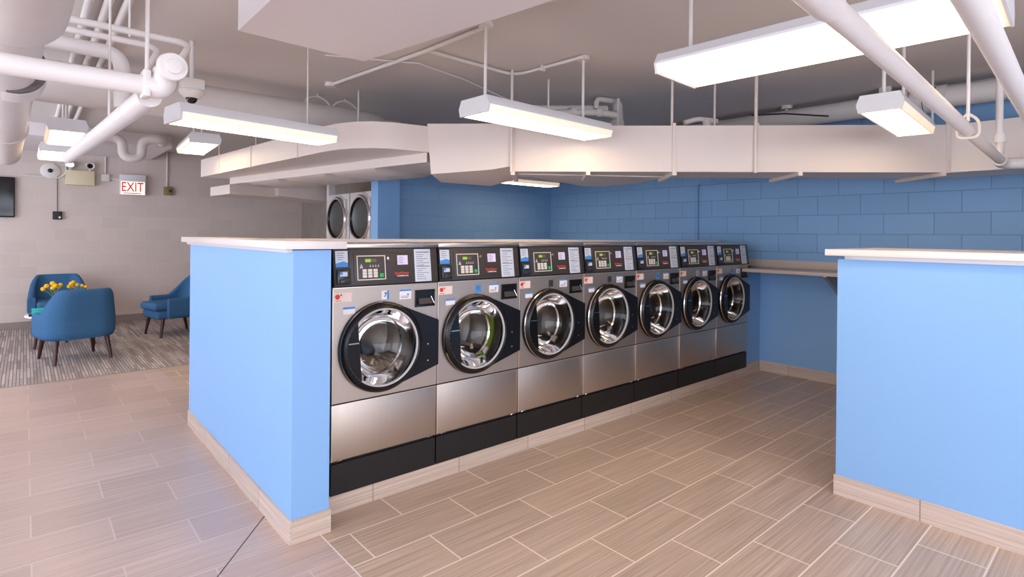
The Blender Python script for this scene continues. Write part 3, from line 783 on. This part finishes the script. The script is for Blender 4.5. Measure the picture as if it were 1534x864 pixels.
MB().cyl((.352, 3.0, 2.08), (.350, 3.02, 2.08), .044, n=24).build('joint_band', M['pipe'], t, world=True)
# thin pair and the bent pipe under it
t = thing('pipe_pair', 'pair of thin parallel white pipes above the horizontal pipe at upper left', 'pipe', (.3, 3.9, 2.66))
MB().tube([(-1.2, 3.9, 2.705), (.765, 3.9, 2.70), (.68, 4.5, 2.50)], .020, .08, 14).build('pipe_run', M['pipe'], t, world=True)
MB().tube([(-1.2, 3.9, 2.66), (.60, 3.9, 2.64), (.54, 4.4, 2.46)], .018, .08, 14).build('pipe_run', M['pipe'], t, world=True)
for x in (.0, .45): MB().cyl((x, 3.9, 2.67), (x, 3.9, CEIL), .006, n=8).build('hanger_rod', M['pipe'], t, world=True)
t = MB(); t.tube([(-1.2, 4.0, 2.60), (.425, 4.0, 2.585), (.43, 4.0, 2.27)], .042, .09, 16)
tag(t.build('bent_pipe', M['pipe'], loc=(.2, 4, 2.6)), 'white pipe bending down at a rounded corner behind the horizontal pipe', 'pipe')
for i, x in enumerate((.28, .37, .46)):
    tag(MB().sweep([(x, 1.5, 2.93), (x + .01, 9.6, 2.93)], .024, 12).build('ceiling_conduit', M['pipe'], loc=(x, 5, 2.93)),
        ['left one of three parallel ceiling conduits above the thin pipe pair', 'middle one of three parallel ceiling conduits above the thin pipe pair', 'right one of three parallel ceiling conduits above the thin pipe pair'][i], 'conduit', 'ceiling conduits at upper left')
# round duct along the ceiling
t = thing('round_duct', 'fat round white duct close under the ceiling behind the dome camera', 'duct', (1.2, 5.6, 2.68))
MB().sweep([(-2.5, 5.62, 2.70), (2.75, 5.62, 2.70), (2.90, 5.66, 2.70), (2.99, 5.80, 2.70), (3.0, 6.4, 2.70)], [.165, .165, .165, .165, .165], 32).build('duct_run', M['pipe'], t, world=True)
for x in (2.25, 2.55):
    MB().tube([(x - .17, 5.62, 2.74), (x - .12, 5.62, 2.90), (x, 5.62, 2.95), (x + .12, 5.62, 2.90), (x + .17, 5.62, 2.74)], .009, .05, 8).build('hanger_strap', M['pipe'], t, world=True)
    MB().cyl((x, 5.62, 2.94), (x, 5.62, CEIL), .006, n=8).build('hanger_rod', M['pipe'], t, world=True)
# trap pipe in front of the lounge soffit
mb = MB(); mb.tube([(.55, 9.75, 2.83), (.60, 9.3, 2.82), (1.008, 9.3, 2.82), (1.01, 9.3, 2.555), (1.225, 9.3, 2.565), (1.225, 9.3, 2.83), (1.50, 9.3, 2.86), (1.53, 9.75, 2.87)], .062, .13, 20)
tag(mb.build('trap_pipe', M['pipe'], loc=(1.1, 9.3, 2.6)), 'white u-bent pipe hanging before the soffit over the exit sign', 'pipe')
# right side pipes
t = thing('sprinkler_pipe', 'thin white pipe at upper right ending in an elbow before the duct', 'pipe', (3.4, .6, 2.1))
MB().sweep([(.5, .465, 2.10), (5.18, .695, 2.10)], .030, 20).build('pipe_run', M['pipe'], t, world=True)
MB().sweep([(.4, .460, 2.10), (1.44, .511, 2.10), (1.47, .512, 2.10)], [.036, .038, .034], 20).build('coupling', M['pipe'], t, world=True)
MB().tube([(5.14, .693, 2.10), (5.27, .70, 2.085), (5.34, .55, 2.085), (5.34, -.6, 2.085)], .040, .06, 18).build('elbow', M['pipe'], t, world=True)
MB().tube([(5.16, .695, 2.10), (5.16, .695, 2.25), (5.155, .70, 2.33), (5.155, .70, CEIL)], .022, .03, 14).build('riser', M['pipe'], t, world=True)
MB().cyl((5.16, .695, 2.225), (5.158, .697, 2.285), .034, n=16).build('fitting', M['pipe'], t, world=True)
xx = 3.66; yy = .62
MB().tube([(xx, yy, 2.19), (xx, yy - .045, 2.15), (xx, yy - .045, 2.065), (xx, yy + .045, 2.065), (xx, yy + .045, 2.15), (xx, yy, 2.19)], .007, .03, 8).build('ring_hanger', M['pipe'], t, world=True)
MB().cyl((xx, yy, 2.15), (xx, yy, CEIL), .008, n=10).build('hanger_rod', M['pipe'], t, world=True)
mb = MB().sweep([(.5, .225, 2.10), (5.0, .43, 2.10)], .032, 20)
tag(mb.build('sprinkler_pipe', M['pipe'], loc=(2.5, .33, 2.1)), 'white pipe cutting across the top right corner over the biggest light', 'pipe')
t = thing('insulated_pipe', 'large white pipe with a ribbed coupling high along the far blue wall', 'pipe', (6.23, 2, 2.8))
MB().sweep([(6.22, -3.1, 2.79), (6.22, 5.0, 2.84)], .095, 28).build('pipe_run', M['pipe'], t, world=True)
for y0, y1, r in ((1.20, 1.27, .115), (1.28, 1.36, .125), (1.37, 1.46, .118), (1.48, 1.56, .128)):
    MB().cyl((6.22, y0, 2.815), (6.22, y1, 2.815), r, n=28).build('coupling_ring', M['pipe'], t, world=True)
MB().box((6.09, 1.60, 2.70), (6.13, 1.70, 2.98), .006).build('valve_plate', M['pipe'], t, world=True)
for y in (1.42, .35, 2.6):
    r_ = MB().cyl((6.22, y, 2.9), (6.22, y, CEIL), .016, n=10).build('hanger_rod', M['pipe'], t, world=True)
    MB().lathe([(0, 0), (.06, 0), (.06, .035), (0, .035)], (6.22, y, CEIL - .036), (0, 0, 1), 18).build('ceiling_canopy', M['pipe'], r_, world=True)
# pipe cluster above the duct
t = thing('pipe_cluster', 'tangle of white pipes and fittings above the middle of the duct', 'pipe', (4.6, 3.9, 2.8))
MB().sweep([(3.80, 4.05, 2.79), (4.52, 3.70, 2.845)], .045, 18).build('pipe_run', M['pipe'], t, world=True)
MB().sweep([(3.90, 3.85, 2.74), (4.36, 3.66, 2.785), (4.50, 3.55, 2.76)], .034, 16).build('pipe_run', M['pipe'], t, world=True)
mb = MB(); mb.cyl((4.60, 3.62, 2.50), (4.60, 3.62, 2.90), .05, n=18); mb.cyl((4.60, 3.62, 2.60), (4.60, 3.62, 2.72), .072, n=18); mb.build('riser', M['pipe'], t, world=True)
MB().tube([(4.36, 3.70, 2.83), (4.36, 3.70, 2.93), (4.64, 3.62, 2.93), (4.66, 3.62, 2.70)], .026, .06, 14).build('loop_pipe', M['pipe'], t, world=True)
MB().cyl((4.52, 3.55, 2.62), (4.52, 3.55, 2.93), .018, n=12).build('riser', M['pipe'], t, world=True)
for p in ((4.36, 3.66, 2.785), (4.10, 3.78, 2.77)): MB().ball(p, .05, 14).build('fitting', M['pipe'], t, world=True)
t = thing('valve_fitting', 'small white valve fitting on top of the duct right of the pipe tangle', 'valve', (5.0, 2.5, 2.6))
MB().cyl((4.78, 2.72, 2.4925), (4.78, 2.72, 2.64), .04, n=16).build('body', M['pipe'], t, world=True)
MB().tube([(4.62, 2.86, 2.60), (4.72, 2.78, 2.64), (4.86, 2.66, 2.62)], .024, .04, 12).build('lever_pipe', M['pipe'], t, world=True)
tag(MB().sweep([(5.1, 2.45, 2.68), (5.35, 2.25, 2.70), (5.7, 2.0, 2.69)], .008, 8).build('cable', M['cable_dark'], loc=(5.3, 2.2, 2.69)), 'short black cable lying above the duct near its middle', 'cable')
# ceiling conduit feeding the middle light
t = thing('ceiling_conduit', 'white conduit bent across the ceiling above the middle strip light', 'conduit', (2.6, 3.6, CEIL - .02))
zc = CEIL - .022
MB().sweep([(2.177, 5.126, zc), (2.313, 3.647, zc), (2.344, 2.90, zc)], .017, 12).build('conduit_run', M['pipe'], t, world=True)
MB().tube([(2.313, 3.647, zc), (3.25, 3.69, zc), (3.30, 2.93, zc)], .014, .15, 12).build('conduit_run', M['pipe'], t, world=True)
MB().lathe([(0, 0), (.05, 0), (.05, .04), (0, .04)], (2.177, 5.126, CEIL - .041), (0, 0, 1), 18).build('junction_box', M['pipe'], t, world=True)
MB().box((3.25, 3.35, zc - .03), (3.29, 3.37, CEIL)).build('conduit_clip', M['pipe'], t, world=True)
pts = [(1.78, 4.3, CEIL - .02), (2.42, 3.95, CEIL - .03), (2.98, 4.1, CEIL - .02), (3.63, 4.2, CEIL - .09), (4.3, 4.15, CEIL - .12)]
tag(MB().sweep(pts, .006, 8).build('cable', M['pipe'], loc=pts[1]), 'thin white cable drooping along the ceiling behind the middle light rods', 'cable')

# dome camera on a drop pole
t = thing('dome_camera', 'white dome security camera on a drop pole in front of the round duct', 'camera', (.936, 4.73, 2.55))
MB().cyl((0, 0, .12), (0, 0, CEIL - 2.55), .016, n=12).build('drop_pole', M['pipe'], t)
MB().box((-.075, -.075, .05), (.075, .075, .13), .012).build('mount_box', M['ivory'], t)
MB().lathe([(.085, .05), (.085, .03), (.055, -.005), (.045, -.008), (0, -.008)], (0, 0, 0), (0, 0, 1), 32).build('dome_shroud', M['ivory'], t)
MB().lathe([(.040, -.008), (.036, -.025), (.022, -.042), (0, -.048)], (0, 0, 0), (0, 0, 1), 24).build('lens_dome', M['lens'], t)

# ------------------------------------------------------------------ lounge wall fittings
t = thing('exit_sign', 'lit exit sign with red letters on the grey block wall', 'exit sign', (1.40, YG - .06, 2.34))
MB().box((-.185, -.05, -.175), (.185, .059, .175), .006).build('sign_box', M['housing'], t)
MB().box((-.172, -.0535, -.165), (.172, -.050, .055), .001).build('lit_face', M['exit_face'], t)
vs, fs = text_mesh('EXIT', .225, .70, .002)
mb = MB(); mb.M = Matrix.Translation((-.008, -.0545, -.045)) @ FRONT; mb.add(vs, fs); mb.build('exit_letters', M['exit_red'], t)
MB().box((-.135, -.055, -.152), (.115, -.0538, -.138)).build('underline_bar', M['exit_red'], t)
t = thing('emergency_light', 'cream emergency lamp box with two round lamp heads above it', 'emergency light', (.68, YG - .05, 2.41))
MB().box((-.19, -.06, -.12), (.19, .049, .12), .01).build('battery_box', M['cream'], t)
for x, y, dx in ((-.13, -.02, -.1), (.13, -.02, .15)):
    h_ = MB().cyl((x, y, .118), (x, y, .16), .018, n=12).build('lamp_neck', M['ivory'], t)
    MB().lathe([(.0, .07), (.05, .065), (.062, .04), (.062, -.01), (.058, -.012), (.05, -.002), (0, .004)], (x, y - .02, .205), (-dx, .9, 0.1), 24).build('lamp_head', M['chrome'] if x < 0 else M['ivory'], h_)
    MB().lathe([(.0, .0), (.047, -.001)], (x, y - .02, .205), (-dx, .9, .1), 24).build('lamp_lens', M['lens'] if x > 0 else M['chrome'], h_)
t = thing('wall_camera', 'small white dome camera on the grey wall above the television', 'camera', (.30, YG - .001, 2.50))
MB().lathe([(.125, 0), (.125, .02), (.10, .035), (.05, .045), (0, .05)], (0, 0, 0), (0, -1, 0), 32).build('mount_disc', M['ivory'], t)
MB().ball((0, -.05, .0), .034, 16).build('lens_dome', M['lens'], t)
MB().tube([(.20, -.02, .25), (.20, -.02, -.02), (.12, -.02, -.11), (-.35, -.015, -.09)], .012, .1, 10).build('cable', M['pipe'], t)
t = thing('wall_control', 'small dark control box on the grey wall right of the television', 'wall control', (.396, YG - .001, 1.785))
MB().box((-.06, -.05, -.065), (.06, 0, .065), .006).build('box', M['cable_dark'], t)
MB().lathe([(0, .02), (.015, .018), (.018, 0)], (.03, -.05, -.03), (0, -1, 0), 16).build('knob', M['ivory'], t)
MB().cyl((0, -.01, .06), (-.005, -.01, .68), .004, n=8).build('cable', M['cable_dark'], t)
t = thing('junction_box', 'olive brown box below a vertical conduit right of the exit sign', 'junction box', (1.94, YG - .001, 2.27))
MB().box((-.07, -.06, -.075), (.07, 0, .075), .006).build('box', M['olive'], t)
MB().lathe([(0, .03), (.02, .028), (.022, 0)], (.02, -.06, 0), (0, -1, 0), 16).build('knob', M['lens'], t)
MB().cyl((-.02, -.018, .07), (-.02, -.018, .698), .014, n=10).build('conduit', M['pipe'], t)
t = thing('junction_box', 'small grey box on the wall between emergency lamp and exit sign', 'junction box', (1.02, YG - .001, 2.44))
MB().box((-.06, -.05, -.06), (.06, 0, .06), .005).build('box', M['pipe'], t)
MB().cyl((0, -.02, .055), (0, -.02, .355), .013, n=10).build('conduit', M['pipe'], t)
MB().cyl((.055, -.02, -.01), (.195, -.02, -.02), .010, n=10).build('conduit', M['pipe'], t)
t = thing('television', 'black flat television on the grey wall at the left edge', 'television', (-.62, YG - .04, 2.05))
MB().box((-.5, -.02, -.31), (.5, .02, .31), .006).build('casing', M['black_satin'], t)
MB().box((-.487, -.0215, -.29), (.487, -.0195, .297)).build('screen', M['tv'], t)
MB().box((-.15, .02, -.12), (.15, .039, .12)).build('wall_mount', M['black_satin'], t)

# ------------------------------------------------------------------ lounge furniture
def make_chair():
    c = thing('armchair', 'x', 'armchair')
    # plan outline of the wrap-around shell, facing -y
    hw, yf, yb, rc = .365, -.215, .34, .22
    pl = [(-hw, yf + (yb - rc - yf) * i / 8) for i in range(8)]
    pl += [(-hw + rc + rc * math.cos(math.radians(180 - 9 * i)), yb - rc + rc * math.sin(math.radians(180 - 9 * i))) for i in range(11)]
    pl += [(-hw + rc + (2 * hw - 2 * rc) * i / 6, yb) for i in range(1, 6)]
    pl += [(-x, y) for (x, y) in reversed(pl[:19])]
    n = len(pl); Mz = 12; outer = []; inner = []; th = .085
    for i, (x, y) in enumerate(pl):
        a = Vector(pl[max(0, i - 1)]); b_ = Vector(pl[min(n - 1, i + 1)]); tg = (b_ - a).normalized(); nr = Vector((tg.y, -tg.x))
        s = min(1, max(0, (y - .02) / .26)); s = .6 * s + .4 * s * s * (3 - 2 * s)
        zt = .545 + .295 * s
        zb = .275
        co, ci = [], []
        for j in range(Mz + 1):
            z = zb + (zt - zb) * j / Mz
            k = max(0, (z - .50) / .34); f = 1 - .15 * k
            low = max(0, (.34 - z) / .065); g = 1 - .06 * low * low
            lean = .07 * k
            ox, oy = x * f * g, y * g + lean * (1 if y > 0 else max(0, 1 + y / .3))
            co.append((ox, oy, z))
            tt = th * (1 - .25 * k)
            if j == 0: co[-1] = (ox * .985, oy * .985, z)
            p = Vector((x, y)) + nr * tt
            ci.append((p.x * f * g, p.y * g + lean * (1 if y > 0 else max(0, 1 + y / .3)), z))
        m_ = Vector(co[-1]).lerp(Vector(ci[-1]), .5) + Vector((0, 0, .022))
        o1 = Vector(co[-1]).lerp(Vector(ci[-1]), .16) + Vector((0, 0, .015)); i1 = Vector(ci[-1]).lerp(Vector(co[-1]), .16) + Vector((0, 0, .015))
        outer.append(co + [o1, m_, i1] + ci[::-1])
    L = len(outer[0]); mb = MB(); vs = [p for r in outer for p in r]; fs = []
    for i in range(n - 1):
        for j in range(L):
            fs.append([i * L + j, i * L + (j + 1) % L, (i + 1) * L + (j + 1) % L, (i + 1) * L + j])
    fs.append(list(range(L))); fs.append([(n - 1) * L + j for j in range(L - 1, -1, -1)])
    mb.add(vs, fs); sh = mb.build('shell', M['fabric'], c, sharp=60)
    for x in (-.14, 0, .14):
        for z in (.60, .72):
            MB().ball((x, .34 - .060 + .05 * ((z - .5) / .34) + .0, z), .011, 10, (1, .6, 1)).build('tuft_button', M['fabric'], sh)
    mb = MB(); mb.box((-.275, -.335, .265), (.275, .25, .385), .03, 3); mb.build('seat_base', M['fabric'], c, sharp=60)
    mb = MB(); mb.box((-.272, -.375, .387), (.272, .235, .500), .045, 4); mb.build('seat_cushion', M['fabric'], c, sharp=60)
    for sx in (-1, 1):
        for sy, y0, y1 in ((-1, -.25, -.29), (1, .23, .30)):
            MB().cyl((sx * .245, y0, .285), (sx * .275, y1, 0), .029, .016, 16).build('leg', M['wood'], c)
    return c
c0 = make_chair(); c1 = copy_tree(c0); c2 = copy_tree(c0)
for c, loc, rz, l in ((c0, (.470, 8.53, 0), PI + math.radians(13), 'blue armchair with its back turned, in front of the white table'),
                      (c1, (.40, 10.88, 0), math.radians(2), 'blue tufted armchair facing the viewer behind the yellow flowers'),
                      (c2, (1.72, 9.72, 0), math.radians(-78), 'blue armchair in side view, partly hidden by the blue end wall')):
    c.location = loc; c.rotation_euler = (0, 0, rz); tag(c, l, 'armchair', 'blue lounge armchairs')
t = thing('side_table', 'round white table with dark legs between the blue armchairs', 'table', (.42, 9.52, 0))
MB().lathe([(0, .415), (.40, .415), (.42, .425), (.42, .44), (.41, .447), (0, .447)], (0, 0, 0), (0, 0, 1), 48).build('table_top', M['white_top'], t)
for a in (185, 350, 85):
    x, y = math.cos(math.radians(a)), math.sin(math.radians(a))
    MB().cyl((x * .26, y * .26, .416), (x * .315, y * .315, 0), .024, .014, 14).build('leg', M['wood'], t)
def flowers(label, loc, heads):
    v = thing('flower_vase', label, 'vase', loc)
    MB().lathe([(0, 0), (.045, 0), (.055, .05), (.05, .12), (.03, .17), (.034, .19), (.026, .19), (.024, .165), (0, .16)], (0, 0, 0), (0, 0, 1), 24).build('vase', M['white_top'], v)
    for (x, y, z, r) in heads:
        st = MB().sweep([(0, 0, .15), (x * .4, y * .4, .15 + (z - .15) * .6), (x, y, z)], .0035, 6).build('stem', M['stem'], v)
        MB().ball((x, y, z), r, 14).build('flower_head', M['yellow'], st)
flowers('vase with a bunch of yellow ball flowers, left of two', (.31, 9.42, .447), [(-.03, .02, .402, .030), (-.09, .02, .37, .028), (-.125, .02, .335, .027), (.03, .02, .36, .029), (.0, -.03, .375, .028), (-.03, -.02, .345, .026), (.05, .0, .38, .026)])
flowers('vase with sparser yellow ball flowers, right of two', (.54, 9.55, .447), [(-.06, 0, .38, .030), (-.085, -.01, .345, .026), (-.04, 0, .40, .024), (.0, 0, .365, .024), (.055, 0, .35, .022), (.095, 0, .335, .022), (-.03, .03, .34, .024)])
t = MB().box((-.08, -.11, 0), (.08, .11, .018), .002)
bk = t.build('book', M['cable_dark']); bk.location = (.125, 9.42, .447); tag(bk, 'black book lying on the white table under the turquoise box', 'book')
t = thing('small_box', 'turquoise box on the white table left of the yellow flowers', 'box', (.14, 9.44, .465))
MB().box((-.065, -.06, 0), (.065, .06, .052), .004).build('body', M['teal'], t)
MB().box((-.068, -.063, .052), (.068, .063, .066), .003).build('lid', M['teal'], t)

# ------------------------------------------------------------------ daylight, camera, view
wd = bpy.data.worlds.new('World'); S.world = wd; wd.use_nodes = True
bg = wd.node_tree.nodes['Background']; bg.inputs[0].default_value = (.80, .86, 1.0, 1); bg.inputs[1].default_value = 4.7
cam = bpy.data.cameras.new('camera'); co = bpy.data.objects.new('camera', cam); COL.objects.link(co)
yaw, roll = math.radians(48.9), math.radians(.555)
c, s = math.cos(yaw), math.sin(yaw)
F = Vector((c, s, 0)); R0 = Vector((s, -c, 0)); U0 = Vector((0, 0, 1))
R = R0 * math.cos(roll) + U0 * math.sin(roll); U = -R0 * math.sin(roll) + U0 * math.cos(roll)
co.matrix_world = Matrix(((R.x, U.x, -F.x, 0), (R.y, U.y, -F.y, 0), (R.z, U.z, -F.z, 1.542), (0, 0, 0, 1)))
cam.sensor_width = 36; cam.lens = 835 / 1534 * 36; cam.sensor_fit = 'HORIZONTAL'
cam.shift_x = (767 - 765.43) / 1534; cam.shift_y = (351.77 - 432) / 1534
cam.clip_start = .02; cam.clip_end = 100
S.camera = co
S.view_settings.view_transform = 'Standard'; S.view_settings.look = 'None'
S.view_settings.exposure = 0.22; S.view_settings.gamma = 1.0; S.view_settings.use_curve_mapping = False
S.cycles.max_bounces = 8; S.cycles.diffuse_bounces = 5; S.cycles.glossy_bounces = 4; S.cycles.transparent_max_bounces = 8
S.cycles.sample_clamp_indirect = 6.0; S.cycles.caustics_reflective = False; S.cycles.caustics_refractive = False
